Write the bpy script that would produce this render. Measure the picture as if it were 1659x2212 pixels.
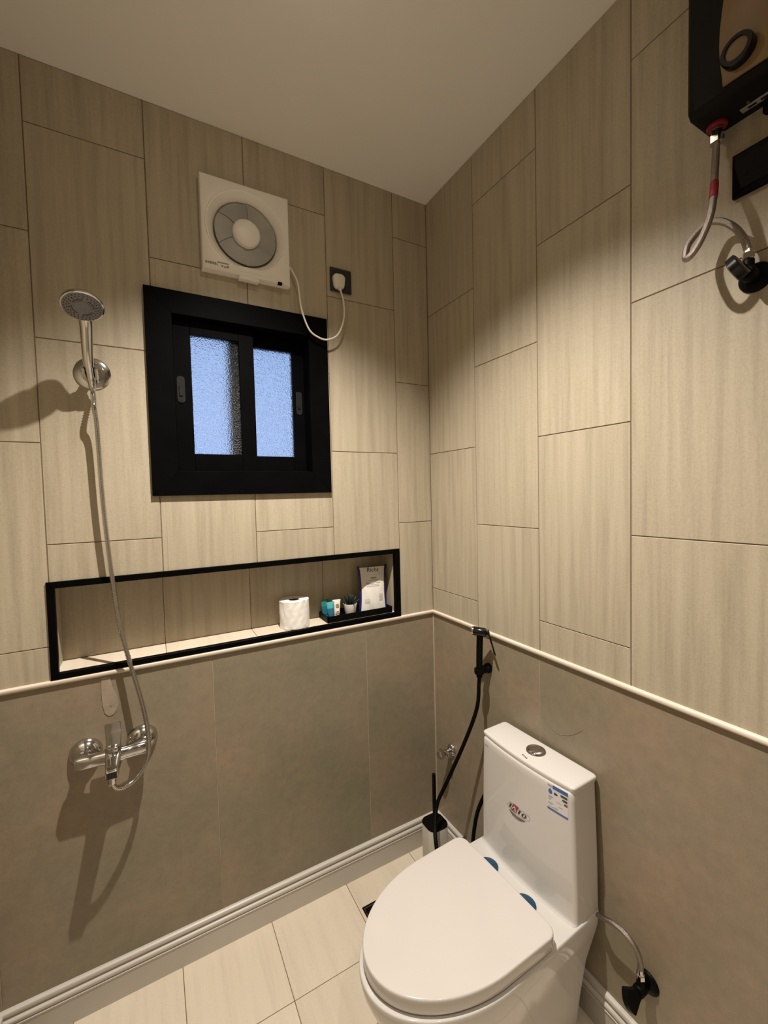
import bpy, bmesh, math, random
from mathutils import Vector, Matrix
random.seed(7)
PI = math.pi
S = bpy.context.scene
COL = S.collection
for o in list(bpy.data.objects):
    bpy.data.objects.remove(o)

# ------------------------------------------------------------------ camera
cam = bpy.data.cameras.new('camera')
cam.sensor_fit = 'VERTICAL'
cam.sensor_height = 36.0
cam.sensor_width = 27.0
cam.lens = 915.29 / 2212 * 36.0
cam.clip_start = 0.01
co = bpy.data.objects.new('camera', cam)
COL.objects.link(co)
r_ = Vector((0.87474089, -0.48398087, -0.02430823))
u_ = Vector((0.04119794, 0.02429251, 0.99885565))
d_ = Vector((0.48283652, 0.87474133, -0.04118866))
co.matrix_world = Matrix(((r_.x, u_.x, -d_.x, -1.10560), (r_.y, u_.y, -d_.y, -1.56268),
                          (r_.z, u_.z, -d_.z, 1.58184), (0, 0, 0, 1)))
S.camera = co

# ------------------------------------------------------------------ sky, lamp, exposure
w = bpy.data.worlds.new('sky'); S.world = w; w.use_nodes = True
bg = w.node_tree.nodes['Background']
bg.inputs['Color'].default_value = (0.42, 0.60, 1.0, 1)
bg.inputs['Strength'].default_value = 0.95
LX, LY = -0.77, -0.72
HC = 2.839
ld = bpy.data.lights.new('downlight_bulb', 'SPOT')
ld.energy = 236
ld.color = (1.0, 0.915, 0.815)
ld.spot_size = math.radians(111)
ld.spot_blend = 0.84
ld.shadow_soft_size = 0.012
lo = bpy.data.objects.new('downlight_bulb', ld)
COL.objects.link(lo)
lo.location = (LX, LY, HC - 0.006)
ld2 = ld.copy(); ld2.name = 'rear_downlight_bulb'
ld2.energy = 60
ld2.spot_blend = 1.0
ld2.spot_size = math.radians(78)
lo2 = bpy.data.objects.new('rear_downlight_bulb', ld2)
COL.objects.link(lo2)
LY2 = -1.92
S.view_settings.view_transform = 'Standard'
S.view_settings.look = 'None'
S.view_settings.gamma = 1.0
S.view_settings.exposure = 0.0
S.view_settings.use_curve_mapping = False
S.cycles.use_denoising = True
S.cycles.max_bounces = 10
S.cycles.diffuse_bounces = 6
S.cycles.glossy_bounces = 5
S.cycles.transmission_bounces = 8
S.cycles.sample_clamp_indirect = 4.0

# ------------------------------------------------------------------ helpers
WM = {}

def link(o, parent=None):
    COL.objects.link(o)
    if parent is not None:
        o.parent = parent
    return o

def tag(o, label=None, cat=None, group=None, kind=None):
    if label: o['label'] = label
    if cat: o['category'] = cat
    if group: o['group'] = group
    if kind: o['kind'] = kind
    return o

def thing(name, label, cat, loc, rotz=0.0, group=None):
    o = bpy.data.objects.new(name, None)
    o.empty_display_size = 0.05
    link(o)
    o.location = loc
    o.rotation_euler = (0, 0, rotz)
    WM[o.name] = Matrix.Translation(loc) @ Matrix.Rotation(rotz, 4, 'Z')
    return tag(o, label, cat, group)

def world_of(p):
    return WM.get(p.name, Matrix.Identity(4))

def part(name, geo, m, parent=None, smooth=True, local=False, label=None, kind=None, angle=40):
    """geo = (verts, faces) in world space (or local when local=True) -> one mesh object"""
    v, f = geo
    if parent is not None and not local:
        inv = world_of(parent).inverted()
        v = [inv @ Vector(p) for p in v]
    me = bpy.data.meshes.new(name)
    me.from_pydata([tuple(p) for p in v], [], f)
    bm = bmesh.new(); bm.from_mesh(me)
    bmesh.ops.recalc_face_normals(bm, faces=bm.faces)
    bm.to_mesh(me); bm.free()
    ms = m if isinstance(m, (list, tuple)) else [m]
    for q in ms: me.materials.append(q)
    if smooth:
        me.polygons.foreach_set('use_smooth', [True] * len(me.polygons))
        try: me.set_sharp_from_angle(angle=math.radians(angle))
        except Exception: pass
    o = bpy.data.objects.new(name, me)
    link(o, parent)
    if parent is not None:
        WM[o.name] = world_of(parent)
    if label: o['label'] = label
    if kind: o['kind'] = kind
    return o

def join(*gs):
    V, F = [], []
    for v, f in gs:
        n = len(V)
        V += list(v); F += [tuple(i + n for i in q) for q in f]
    return V, F

def bmgeo(bm):
    bm.verts.index_update()
    g = ([v.co.copy() for v in bm.verts], [tuple(v.index for v in f.verts) for f in bm.faces])
    bm.free()
    return g

def box(x0, x1, y0, y1, z0, z1, bev=0.0, seg=2):
    bm = bmesh.new()
    bmesh.ops.create_cube(bm, size=1.0)
    for v in bm.verts:
        v.co = Vector(((x0 + x1) / 2 + v.co.x * (x1 - x0), (y0 + y1) / 2 + v.co.y * (y1 - y0), (z0 + z1) / 2 + v.co.z * (z1 - z0)))
    if bev > 0:
        bmesh.ops.bevel(bm, geom=bm.edges[:], offset=bev, segments=seg, profile=0.5, affect='EDGES')
    return bmgeo(bm)

def xf(g, M):
    return [M @ Vector(p) for p in g[0]], g[1]

def loft(rings, cap0=True, cap1=True, closed=True):
    n = len(rings[0]); V = [Vector(p) for r in rings for p in r]; F = []
    for i in range(len(rings) - 1):
        for j in range(n if closed else n - 1):
            k = (j + 1) % n
            F.append((i * n + j, i * n + k, (i + 1) * n + k, (i + 1) * n + j))
    if cap0: F.append(tuple(range(n)))
    if cap1: F.append(tuple(range((len(rings) - 1) * n, len(rings) * n)))
    return V, F

def frame_of(axis):
    a = Vector(axis).normalized()
    t = Vector((0, 0, 1)) if abs(a.z) < 0.9 else Vector((1, 0, 0))
    x = t.cross(a).normalized()
    return x, a.cross(x), a

def lathe(prof, origin, axis, n=32, cap0=True, cap1=True):
    """prof: list of (radius, height along axis)"""
    x, y, a = frame_of(axis); o = Vector(origin)
    rings = [[o + a * h + (x * math.cos(2 * PI * j / n) + y * math.sin(2 * PI * j / n)) * max(r, 1e-5) for j in range(n)] for r, h in prof]
    return loft(rings, cap0, cap1)

def spline(pts, n=12):
    P = [Vector(p) for p in pts]
    P = [P[0] * 2 - P[1]] + P + [P[-1] * 2 - P[-2]]
    out = []
    for i in range(1, len(P) - 2):
        for k in range(n):
            t = k / n
            a, b, c, d = P[i - 1], P[i], P[i + 1], P[i + 2]
            out.append(0.5 * (2 * b + (c - a) * t + (2 * a - 5 * b + 4 * c - d) * t * t + (3 * b - a - 3 * c + d) * t ** 3))
    out.append(P[-2])
    return out

def resample(pts, step):
    L = [0.0]
    for a, b in zip(pts, pts[1:]): L.append(L[-1] + (b - a).length)
    n = max(2, int(L[-1] / step)); out = []; j = 0
    for i in range(n + 1):
        s = L[-1] * i / n
        while j < len(L) - 2 and L[j + 1] < s: j += 1
        t = (s - L[j]) / max(1e-9, L[j + 1] - L[j])
        out.append(pts[j].lerp(pts[j + 1], t))
    return out

def tube(pts, rad, n=12, cap=True):
    pts = [Vector(p) for p in pts]
    rings = []; x = None
    for i, p in enumerate(pts):
        t = (pts[min(i + 1, len(pts) - 1)] - pts[max(i - 1, 0)]).normalized()
        if x is None: x, _, _ = frame_of(t)
        x = (x - t * x.dot(t)).normalized()
        y = t.cross(x)
        r = rad(i, len(pts)) if callable(rad) else rad
        rings.append([p + (x * math.cos(2 * PI * j / n) + y * math.sin(2 * PI * j / n)) * r for j in range(n)])
    return loft(rings, cap, cap)

def ridged_hose(pts, r, pitch, amp, n=10):
    q = resample(spline(pts, 24), pitch / 4)
    pat = (1 - amp, 1.0, 1.0, 1 - amp)
    return tube(q, lambda i, m: r * pat[i % 4], n)

def rsub(rects, hole):
    out = []
    hx0, hx1, hz0, hz1 = hole
    for (a, b, c, d) in rects:
        if hx1 <= a or hx0 >= b or hz1 <= c or hz0 >= d:
            out.append((a, b, c, d)); continue
        if a < hx0: out.append((a, hx0, c, d))
        if hx1 < b: out.append((hx1, b, c, d))
        m0, m1 = max(a, hx0), min(b, hx1)
        if c < hz0: out.append((m0, m1, c, hz0))
        if hz1 < d: out.append((m0, m1, hz1, d))
    return out

def poly_prism(pts2, th, M):
    """2D polygon (counter clockwise) extruded by th along local z, placed by M"""
    n = len(pts2)
    v = [M @ Vector((p[0], p[1], 0)) for p in pts2] + [M @ Vector((p[0], p[1], th)) for p in pts2]
    f = [tuple(reversed(range(n))), tuple(range(n, 2 * n))] + [(i, (i + 1) % n, n + (i + 1) % n, n + i) for i in range(n)]
    return v, f

def basis(origin, ex, ey):
    ex = Vector(ex).normalized(); ey = Vector(ey); ey = (ey - ex * ex.dot(ey)).normalized(); ez = ex.cross(ey)
    return Matrix(((ex.x, ey.x, ez.x, origin[0]), (ex.y, ey.y, ez.y, origin[1]), (ex.z, ey.z, ez.z, origin[2]), (0, 0, 0, 1)))

def rrect(w, h, r, n=5, cx=0, cy=0):
    out = []
    for sx, sy, a0 in ((1, 1, 0), (-1, 1, 90), (-1, -1, 180), (1, -1, 270)):
        for k in range(n + 1):
            a = math.radians(a0 + 90 * k / n)
            out.append((cx + sx * (w / 2 - r) + r * math.cos(a), cy + sy * (h / 2 - r) + r * math.sin(a)))
    return out

def text_geo(txt, size):
    cu = bpy.data.curves.new('t', 'FONT'); cu.body = txt; cu.size = size; cu.align_x = 'CENTER'
    ob = bpy.data.objects.new('t', cu); COL.objects.link(ob)
    bpy.context.view_layer.update()
    me = bpy.data.meshes.new_from_object(ob.evaluated_get(bpy.context.evaluated_depsgraph_get()))
    g = ([v.co.copy() for v in me.vertices], [tuple(p.vertices) for p in me.polygons])
    bpy.data.objects.remove(ob); bpy.data.meshes.remove(me)
    return g

# ------------------------------------------------------------------ materials
def mat(name, col, rough=0.5, metal=0.0, **k):
    m = bpy.data.materials.new(name); m.use_nodes = True
    b = m.node_tree.nodes['Principled BSDF']
    b.inputs['Base Color'].default_value = (*col, 1)
    b.inputs['Roughness'].default_value = rough
    b.inputs['Metallic'].default_value = metal
    for kk, vv in k.items():
        b.inputs[kk.replace('_', ' ')].default_value = vv
    return m

class NT:
    def __init__(self, m):
        self.t = m.node_tree; self.b = self.t.nodes['Principled BSDF']
    def n(self, typ, **k):
        q = self.t.nodes.new(typ)
        for a, v in k.items(): setattr(q, a, v)
        return q
    def l(self, a, b): self.t.links.new(a, b)

def coords(N, scale):
    tc = N.n('ShaderNodeTexCoord'); oi = N.n('ShaderNodeObjectInfo')
    mul = N.n('ShaderNodeVectorMath', operation='SCALE'); mul.inputs[0].default_value = (37.1, 23.7, 51.3)
    N.l(oi.outputs['Random'], mul.inputs['Scale'])
    add = N.n('ShaderNodeVectorMath', operation='ADD')
    N.l(tc.outputs['Object'], add.inputs[0]); N.l(mul.outputs[0], add.inputs[1])
    mp = N.n('ShaderNodeMapping'); mp.inputs['Scale'].default_value = scale
    N.l(add.outputs[0], mp.inputs['Vector'])
    return mp.outputs[0], add.outputs[0], oi

def noise(N, vec, scale, detail=3, rough=0.55):
    q = N.n('ShaderNodeTexNoise'); q.inputs['Scale'].default_value = scale
    q.inputs['Detail'].default_value = detail; q.inputs['Roughness'].default_value = rough
    N.l(vec, q.inputs['Vector'])
    return q.outputs['Fac']

def ramp(N, fac, stops):
    q = N.n('ShaderNodeValToRGB'); e = q.color_ramp.elements
    while len(e) < len(stops): e.new(0.5)
    for i, (p, c) in enumerate(stops):
        e[i].position = p; e[i].color = (*c, 1)
    N.l(fac, q.inputs[0])
    return q.outputs[0]

def mix(N, f, a, b, blend='MIX'):
    q = N.n('ShaderNodeMix', data_type='RGBA', blend_type=blend)
    if isinstance(f, (int, float)): q.inputs[0].default_value = f
    else: N.l(f, q.inputs[0])
    N.l(a, q.inputs[6]); N.l(b, q.inputs[7])
    return q.outputs[2]

def bump(N, h, strength, dist):
    q = N.n('ShaderNodeBump'); q.inputs['Strength'].default_value = strength; q.inputs['Distance'].default_value = dist
    N.l(h, q.inputs['Height']); N.l(q.outputs[0], N.b.inputs['Normal'])

def striated(name, scale, c0, c1, c2, rough, grain=1.0):
    """fabric-look porcelain: fine streaks along one axis"""
    m = mat(name, c1, rough); N = NT(m)
    v, v0, oi = coords(N, scale)
    a = noise(N, v, 1.0, 5, 0.6)
    col = ramp(N, a, [(0.28, c0), (0.5, c1), (0.74, c2)])
    g = noise(N, v0, 260, 3, 0.7)
    gr = ramp(N, g, [(0.3, (0.86, 0.85, 0.83)), (0.6, (1.05, 1.05, 1.05))])
    col = mix(N, 0.75 * grain, col, gr, 'MULTIPLY')
    tone = ramp(N, oi.outputs['Random'], [(0, (0.96, 0.955, 0.95)), (1, (1.03, 1.03, 1.03))])
    col = mix(N, 1.0, col, tone, 'MULTIPLY')
    N.l(col, N.b.inputs['Base Color'])
    bump(N, g, 0.12, 0.001)
    return m

TILE = striated('wall_tile_beige', (46, 46, 2.0), (0.330, 0.283, 0.206), (0.402, 0.350, 0.259), (0.455, 0.401, 0.303), 0.5)
FTILE = striated('floor_tile_cream', (26, 1.6, 26), (0.60, 0.52, 0.415), (0.665, 0.585, 0.47), (0.70, 0.62, 0.505), 0.4, 0.5)

def cement(name):
    m = mat(name, (0.2, 0.18, 0.13), 0.36); N = NT(m)
    v, v0, oi = coords(N, (1, 1, 1))
    a = noise(N, v0, 2.6, 5, 0.6)
    col = ramp(N, a, [(0.3, (0.205, 0.187, 0.125)), (0.5, (0.245, 0.205, 0.142)), (0.7, (0.298, 0.222, 0.157))])
    f = noise(N, v0, 30, 6, 0.7)
    fr = ramp(N, f, [(0.3, (0.86, 0.86, 0.85)), (0.7, (1.1, 1.1, 1.1))])
    col = mix(N, 0.8, col, fr, 'MULTIPLY')
    g = noise(N, v0, 300, 2, 0.7)
    gr = ramp(N, g, [(0.3, (0.88, 0.88, 0.87)), (0.65, (1.08, 1.08, 1.08))])
    col = mix(N, 0.6, col, gr, 'MULTIPLY')
    N.l(col, N.b.inputs['Base Color'])
    bump(N, g, 0.06, 0.001)
    return m
DADO = cement('dado_tile_taupe')

def plain_noise(name, c0, c1, rough, sc=20, b=0.0):
    m = mat(name, c0, rough); N = NT(m)
    v, v0, oi = coords(N, (1, 1, 1))
    col = ramp(N, noise(N, v0, sc, 4), [(0.35, c0), (0.65, c1)])
    N.l(col, N.b.inputs['Base Color'])
    if b: bump(N, noise(N, v0, sc * 6, 3), b, 0.001)
    return m

GROUT = plain_noise('brown_grout', (0.15, 0.105, 0.06), (0.19, 0.14, 0.085), 0.9, 30)
LGROUT = plain_noise('pale_grout', (0.42, 0.35, 0.27), (0.48, 0.40, 0.31), 0.85, 30)
PAINT = plain_noise('ceiling_paint', (0.89, 0.875, 0.85), (0.90, 0.885, 0.86), 0.65, 6, 0.02)
DOORW = plain_noise('pale_door_paint', (0.40, 0.36, 0.32), (0.43, 0.39, 0.35), 0.5, 9)
TRIM = plain_noise('cream_trim', (0.60, 0.52, 0.43), (0.645, 0.565, 0.47), 0.42, 8)
BASE = plain_noise('baseboard_cream', (0.50, 0.47, 0.42), (0.53, 0.50, 0.445), 0.38, 5)
BLACK = plain_noise('black_aluminium', (0.0016, 0.0016, 0.0019), (0.0024, 0.0024, 0.0027), 0.42, 12)
MBLACK = plain_noise('matt_black', (0.0025, 0.0023, 0.0022), (0.004, 0.0036, 0.0034), 0.45, 30)
GBLACK = plain_noise('gloss_black', (0.003, 0.003, 0.003), (0.004, 0.004, 0.004), 0.16, 30)
for _m, _s in ((BLACK, .035), (MBLACK, .07), (GBLACK, .4)):
    _m.node_tree.nodes['Principled BSDF'].inputs['Specular IOR Level'].default_value = _s
CHAR = plain_noise('charcoal_plastic', (0.028, 0.028, 0.029), (0.034, 0.034, 0.035), 0.5, 30)
CHAR.node_tree.nodes['Principled BSDF'].inputs['Specular IOR Level'].default_value = .2
HCASE = plain_noise('heater_case', (0.006, 0.0055, 0.005), (0.008, 0.007, 0.0065), 0.55, 30)
HCASE.node_tree.nodes['Principled BSDF'].inputs['Specular IOR Level'].default_value = .1
DGREY = plain_noise('dark_latch', (0.012, 0.012, 0.012), (0.018, 0.018, 0.018), 0.4, 30)
DGREY.node_tree.nodes['Principled BSDF'].inputs['Specular IOR Level'].default_value = .15
CHROME = plain_noise('chrome', (0.56, 0.55, 0.53), (0.62, 0.61, 0.59), 0.10, 10)
CHROME.node_tree.nodes['Principled BSDF'].inputs['Metallic'].default_value = 1.0
STEEL = plain_noise('braided_steel', (0.20, 0.17, 0.15), (0.46, 0.41, 0.37), 0.32, 900, 0.5)
STEEL.node_tree.nodes['Principled BSDF'].inputs['Metallic'].default_value = 1.0
CERAM = plain_noise('white_ceramic', (0.61, 0.59, 0.56), (0.62, 0.60, 0.57), 0.07, 4)
SEATP = plain_noise('white_seat_plastic', (0.61, 0.575, 0.545), (0.62, 0.585, 0.555), 0.13, 4)
WPLAS = plain_noise('fan_plastic', (0.80, 0.775, 0.73), (0.82, 0.795, 0.75), 0.4, 6)
GPLAS = plain_noise('fan_blade_grey', (0.27, 0.265, 0.25), (0.34, 0.335, 0.30), 0.4, 9)
CORD = plain_noise('white_cord', (0.72, 0.68, 0.60), (0.75, 0.71, 0.63), 0.45, 20)
PAPER = plain_noise('tissue', (0.84, 0.82, 0.78), (0.86, 0.84, 0.80), 0.9, 60, 0.25)
KRAFT = plain_noise('cardboard_core', (0.16, 0.10, 0.06), (0.2, 0.13, 0.08), 0.9, 40)
BRUSHB = plain_noise('brush_pot_cream', (0.50, 0.47, 0.41), (0.53, 0.50, 0.44), 0.4, 8)
GOLD = plain_noise('heater_gold_panel', (0.17, 0.105, 0.042), (0.21, 0.135, 0.055), 0.5, 14)
REDP = plain_noise('red_plastic', (0.20, 0.012, 0.022), (0.24, 0.018, 0.03), 0.4, 30)
GREYM = plain_noise('grey_badge', (0.20, 0.19, 0.19), (0.26, 0.25, 0.25), 0.35, 90)
FACEG = plain_noise('shower_face_grey', (0.155, 0.145, 0.16), (0.18, 0.17, 0.185), 0.4, 30)
NOZZ = plain_noise('nozzle_rubber', (0.04, 0.04, 0.045), (0.05, 0.05, 0.055), 0.5, 30)
TEAL = plain_noise('teal_tube', (0.06, 0.34, 0.40), (0.08, 0.40, 0.44), 0.25, 20)
TEALD = plain_noise('teal_gel', (0.01, 0.115, 0.19), (0.02, 0.14, 0.21), 0.25, 20)
GREENT = plain_noise('green_cap', (0.03, 0.17, 0.15), (0.04, 0.2, 0.17), 0.3, 20)
WTUBE = plain_noise('white_tube', (0.74, 0.70, 0.66), (0.77, 0.73, 0.69), 0.35, 20)
OCHRE = plain_noise('ochre_print', (0.42, 0.33, 0.15), (0.5, 0.38, 0.18), 0.6, 60)
POT = plain_noise('pot_white', (0.78, 0.74, 0.69), (0.80, 0.76, 0.71), 0.4, 20)
LEAF = plain_noise('succulent_green', (0.010, 0.026, 0.019), (0.03, 0.06, 0.042), 0.5, 90)
SOIL = plain_noise('soil', (0.012, 0.010, 0.008), (0.02, 0.016, 0.012), 0.95, 120)
BAGW = plain_noise('bag_white', (0.72, 0.70, 0.655), (0.76, 0.74, 0.69), 0.3, 25)
NAVY = plain_noise('navy_film', (0.012, 0.010, 0.09), (0.02, 0.016, 0.13), 0.2, 25)
INK = plain_noise('dark_ink', (0.03, 0.022, 0.03), (0.04, 0.03, 0.04), 0.5, 60)
INKG = plain_noise('grey_ink', (0.30, 0.28, 0.27), (0.34, 0.32, 0.31), 0.5, 60)
INKRED = plain_noise('red_ink', (0.24, 0.025, 0.035), (0.27, 0.035, 0.045), 0.35, 60)
INKGRN = plain_noise('green_ink', (0.02, 0.055, 0.035), (0.03, 0.07, 0.04), 0.4, 60)
INKBLU = plain_noise('blue_ink', (0.03, 0.10, 0.32), (0.04, 0.125, 0.37), 0.35, 60)
LABW = plain_noise('label_paper', (0.66, 0.64, 0.66), (0.68, 0.66, 0.68), 0.35, 60)
BLUEF = plain_noise('blue_hinge_film', (0.006, 0.045, 0.095), (0.008, 0.055, 0.11), 0.2, 30)
STAIN = plain_noise('caulk_smear', (0.36, 0.285, 0.215), (0.30, 0.245, 0.18), 0.6, 60)
WHITEL = mat('lamp_lens', (0.9, 0.85, 0.75), 0.4)
_b = WHITEL.node_tree.nodes['Principled BSDF']
_b.inputs['Emission Color'].default_value = (1, 0.83, 0.62, 1); _b.inputs['Emission Strength'].default_value = 88.0

GLASS = mat('frosted_glass', (0.93, 0.96, 1.0), 0.42, 0.0, Transmission_Weight=1.0, IOR=1.35)
N = NT(GLASS); tc = N.n('ShaderNodeTexCoord')
vz = N.n('ShaderNodeTexVoronoi'); vz.inputs['Scale'].default_value = 190; N.l(tc.outputs['Object'], vz.inputs['Vector'])
bump(N, vz.outputs['Distance'], 0.9, 0.004)

# ------------------------------------------------------------------ room shell
XW, YF = -1.545, -2.42        # left wall, front wall (behind the camera)
GAP = 0.0014
TH = 0.0045
ZD = 1.050                    # where the dado tiles end under the rail
WIN = (-1.060, -0.515, 1.635, 2.226)      # rough opening
NIC = (-1.374, -0.190, 1.068, 1.336)      # niche opening

def slab(name, axis, rects, depth, pos, mats):
    """wall made of boxes behind plane axis=pos"""
    gs = []
    for a, b, c, d in rects:
        if axis == 'y+': gs.append(box(a, b, pos, pos + depth, c, d))
        elif axis == 'y-': gs.append(box(a, b, pos - depth, pos, c, d))
        elif axis == 'x+': gs.append(box(pos, pos + depth, a, b, c, d))
        else: gs.append(box(pos - depth, pos, a, b, c, d))
    o = part(name, join(*gs), mats, None, smooth=False)
    tag(o, kind='structure')
    for p in o.data.polygons:
        z = sum(o.data.vertices[i].co.z for i in p.vertices) / len(p.vertices)
        if len(mats) > 1 and z < ZD: p.material_index = 1
    return o

def split_z(rects, z):
    out = []
    for a, b, c, d in rects:
        if c < z < d: out += [(a, b, c, z), (a, b, z, d)]
        else: out.append((a, b, c, d))
    return out

back_rects = rsub(rsub([(XW - .1, 0.1, -0.05, HC)], WIN), NIC)
wall_back = slab('wall_back', 'y+', split_z(back_rects, ZD), 0.16, 0.0014, [GROUT, LGROUT])
wall_right = slab('wall_right', 'x+', split_z([(YF - .1, 0.0014, -0.05, HC)], ZD), 0.12, 0.0014, [GROUT, LGROUT])
wall_left = slab('wall_left', 'x-', split_z([(YF - .1, 0.0014, -0.05, HC)], ZD), 0.12, XW - 0.0014, [GROUT, LGROUT])
wall_front = slab('wall_front', 'y-', [(XW, 0.0, -0.05, HC)], 0.12, YF, [DOORW])
niche_shell = part('niche_shell', join(box(NIC[0] - .02, NIC[1] + .02, 0.1225, 0.159, NIC[2] - .02, NIC[3] + .02)), GROUT, wall_back, smooth=False)
ceiling = tag(part('ceiling', box(XW - .1, 0.12, YF - .1, 0.15, HC, HC + 0.08), PAINT, None, smooth=False), kind='structure')
floor = tag(part('floor', box(XW - .1, 0.1, YF - .1, 0.1, -0.08, -0.0016), GROUT, None, smooth=False), kind='structure')

def tile_mesh(rects, axis, mtl, th, chamf=0.0007):
    """rects in local 2D; axis gives the facing of the tile face"""
    V, F = [], []
    for a, b, c, d in rects:
        n = len(V)
        def P(u, v, w):
            if axis == 'y': return (u, -w, v)     # faces -y
            if axis == 'x': return (-w, u, v)     # faces -x
            if axis == 'X': return (w, u, v)      # faces +x
            return (u, v, w)                      # faces +z
        k = chamf
        V += [P(a, c, -th), P(b, c, -th), P(b, d, -th), P(a, d, -th),
              P(a, c, -k), P(b, c, -k), P(b, d, -k), P(a, d, -k),
              P(a + k, c + k, 0), P(b - k, c + k, 0), P(b - k, d - k, 0), P(a + k, d - k, 0)]
        for i in range(4):
            j = (i + 1) % 4
            F += [(n + i, n + j, n + 4 + j, n + 4 + i), (n + 4 + i, n + 4 + j, n + 8 + j, n + 8 + i)]
        F += [(n + 8, n + 9, n + 10, n + 11), (n + 3, n + 2, n + 1, n)]
    me = bpy.data.meshes.new('tile')
    me.from_pydata(V, [], F)
    bm = bmesh.new(); bm.from_mesh(me); bmesh.ops.recalc_face_normals(bm, faces=bm.faces); bm.to_mesh(me); bm.free()
    me.materials.append(mtl)
    return me

_cache = {}
def lay(parent, axis, cols, rows_of, lim, holes, mtl, pos, th=TH, gap=GAP, name='tile'):
    for ci, (a, b) in enumerate(cols):
        edges = [lim[0]] + [z for z in rows_of(ci) if lim[0] + .004 < z < lim[1] - .004] + [lim[1]]
        for c, d in zip(edges, edges[1:]):
            rs = [(a + gap, b - gap, c + gap, d - gap)]
            for h in holes: rs = rsub(rs, h)
            rs = [q for q in rs if q[1] - q[0] > .002 and q[3] - q[2] > .002]
            if not rs: continue
            ca, cc = (a + b) / 2, (c + d) / 2
            rl = [(p - ca, q - ca, s - cc, t - cc) for p, q, s, t in rs]
            key = (axis, mtl.name, th, tuple(round(x, 4) for q in rl for x in q))
            if key not in _cache: _cache[key] = tile_mesh(rl, axis, mtl, th)
            o = bpy.data.objects.new(name, _cache[key])
            link(o, parent)
            jit = random.uniform(-0.0003, 0.0002)
            o.location = {'y': (ca, pos + jit, cc), 'x': (pos + jit, ca, cc), 'X': (pos + jit, ca, cc), 'z': (ca, cc, pos)}[axis]

ROW_A = [0.858, 1.458, 2.058, 2.658]
ROW_B = [1.156, 1.756, 2.356]
bx = [-1.545, -1.3757, -1.0756, -0.7726, -0.472, -0.1705, 0.0]
cols_b = list(zip(bx, bx[1:]))
lay(wall_back, 'y', cols_b, lambda i: ROW_A if i % 2 else ROW_B, (ZD, HC), [WIN, NIC], TILE, 0.0)
rx = [0.0, -0.3014, -0.6006, -0.9026, -1.2035, -1.5045, -1.8055, -2.1065, YF]
cols_r = [(b, a) for a, b in zip(rx, rx[1:])]
lay(wall_right, 'x', cols_r, lambda i: ROW_A if i % 2 else ROW_B, (ZD, HC), [], TILE, 0.0)
lay(wall_left, 'X', cols_r, lambda i: ROW_B if i % 2 else ROW_A, (ZD, HC), [], TILE, XW)
lay(wall_back, 'y', [(-1.545, -1.537), (-1.537, -0.937), (-0.937, -0.342), (-0.342, 0.0)], lambda i: [], (0.1, ZD), [], DADO, 0.0, 0.0045, 0.0009, 'dado_tile')
lay(wall_right, 'x', [(-0.597, 0.0), (-1.197, -0.597), (-1.797, -1.197), (YF, -1.797)], lambda i: [], (0.1, ZD), [], DADO, 0.0, 0.0045, 0.0009, 'dado_tile')
lay(wall_left, 'X', [(-0.6, 0.0), (-1.2, -0.6), (-1.8, -1.2), (YF, -1.8)], lambda i: [], (0.1, ZD), [], DADO, XW, 0.0045, 0.0009, 'dado_tile')
# niche lining tiles
nb = [NIC[0], -1.0768, -0.779, -0.480, NIC[1]]
lay(wall_back, 'y', list(zip(nb, nb[1:])), lambda i: [], (NIC[2] + .004, NIC[3]), [], TILE, 0.120, 0.004, 0.0009)
lay(wall_back, 'z', list(zip(nb, nb[1:])), lambda i: [], (0.0045, 0.119), [], FTILE, NIC[2] + 0.004, 0.004, 0.0008)
for a, b in zip(nb, nb[1:]):
    part('tile', box(a + .0008, b - .0008, .0045, .119, NIC[3] - .004, NIC[3]), TILE, wall_back, smooth=False)
for x0, x1 in ((NIC[0], NIC[0] + .004), (NIC[1] - .004, NIC[1])):
    part('tile', box(x0, x1, .0045, .119, NIC[2] + .004, NIC[3] - .004), TILE, wall_back, smooth=False)
# floor tiles with a hole for the drain
DR = (-0.4575, -0.3575, -0.236, -0.136)
fx = [XW, -1.374, -1.072, -0.7715, -0.4695, -0.1675, 0.0]
lay(floor, 'z', list(zip(fx, fx[1:])), lambda i: [-2.1, -1.5, -0.9, -0.3], (YF, 0.0), [DR], FTILE, 0.0, 0.006, 0.0011)

# pale caulk line in the dado corner
part('corner_caulk', box(-0.0035, 0.0, -0.0035, 0.0, 0.12, 1.045), LGROUT, wall_back, smooth=False)

def profile_run(name, prof, path, m, kind='structure'):
    """prof: (out, z) list; path: 'b' back wall, 'r' right, 'l' left"""
    rings = []
    for end in (0, 1):
        ring = []
        for d, z in prof:
            if path == 'b': ring.append((XW + d if end == 0 else -d, -d, z))
            elif path == 'r': ring.append((-d, -d if end == 0 else YF, z))
            else: ring.append((XW + d, -d if end == 0 else YF, z))
        rings.append(ring)
    return tag(part(name, loft(rings), m, None, smooth=True, angle=50), kind=kind)

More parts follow.
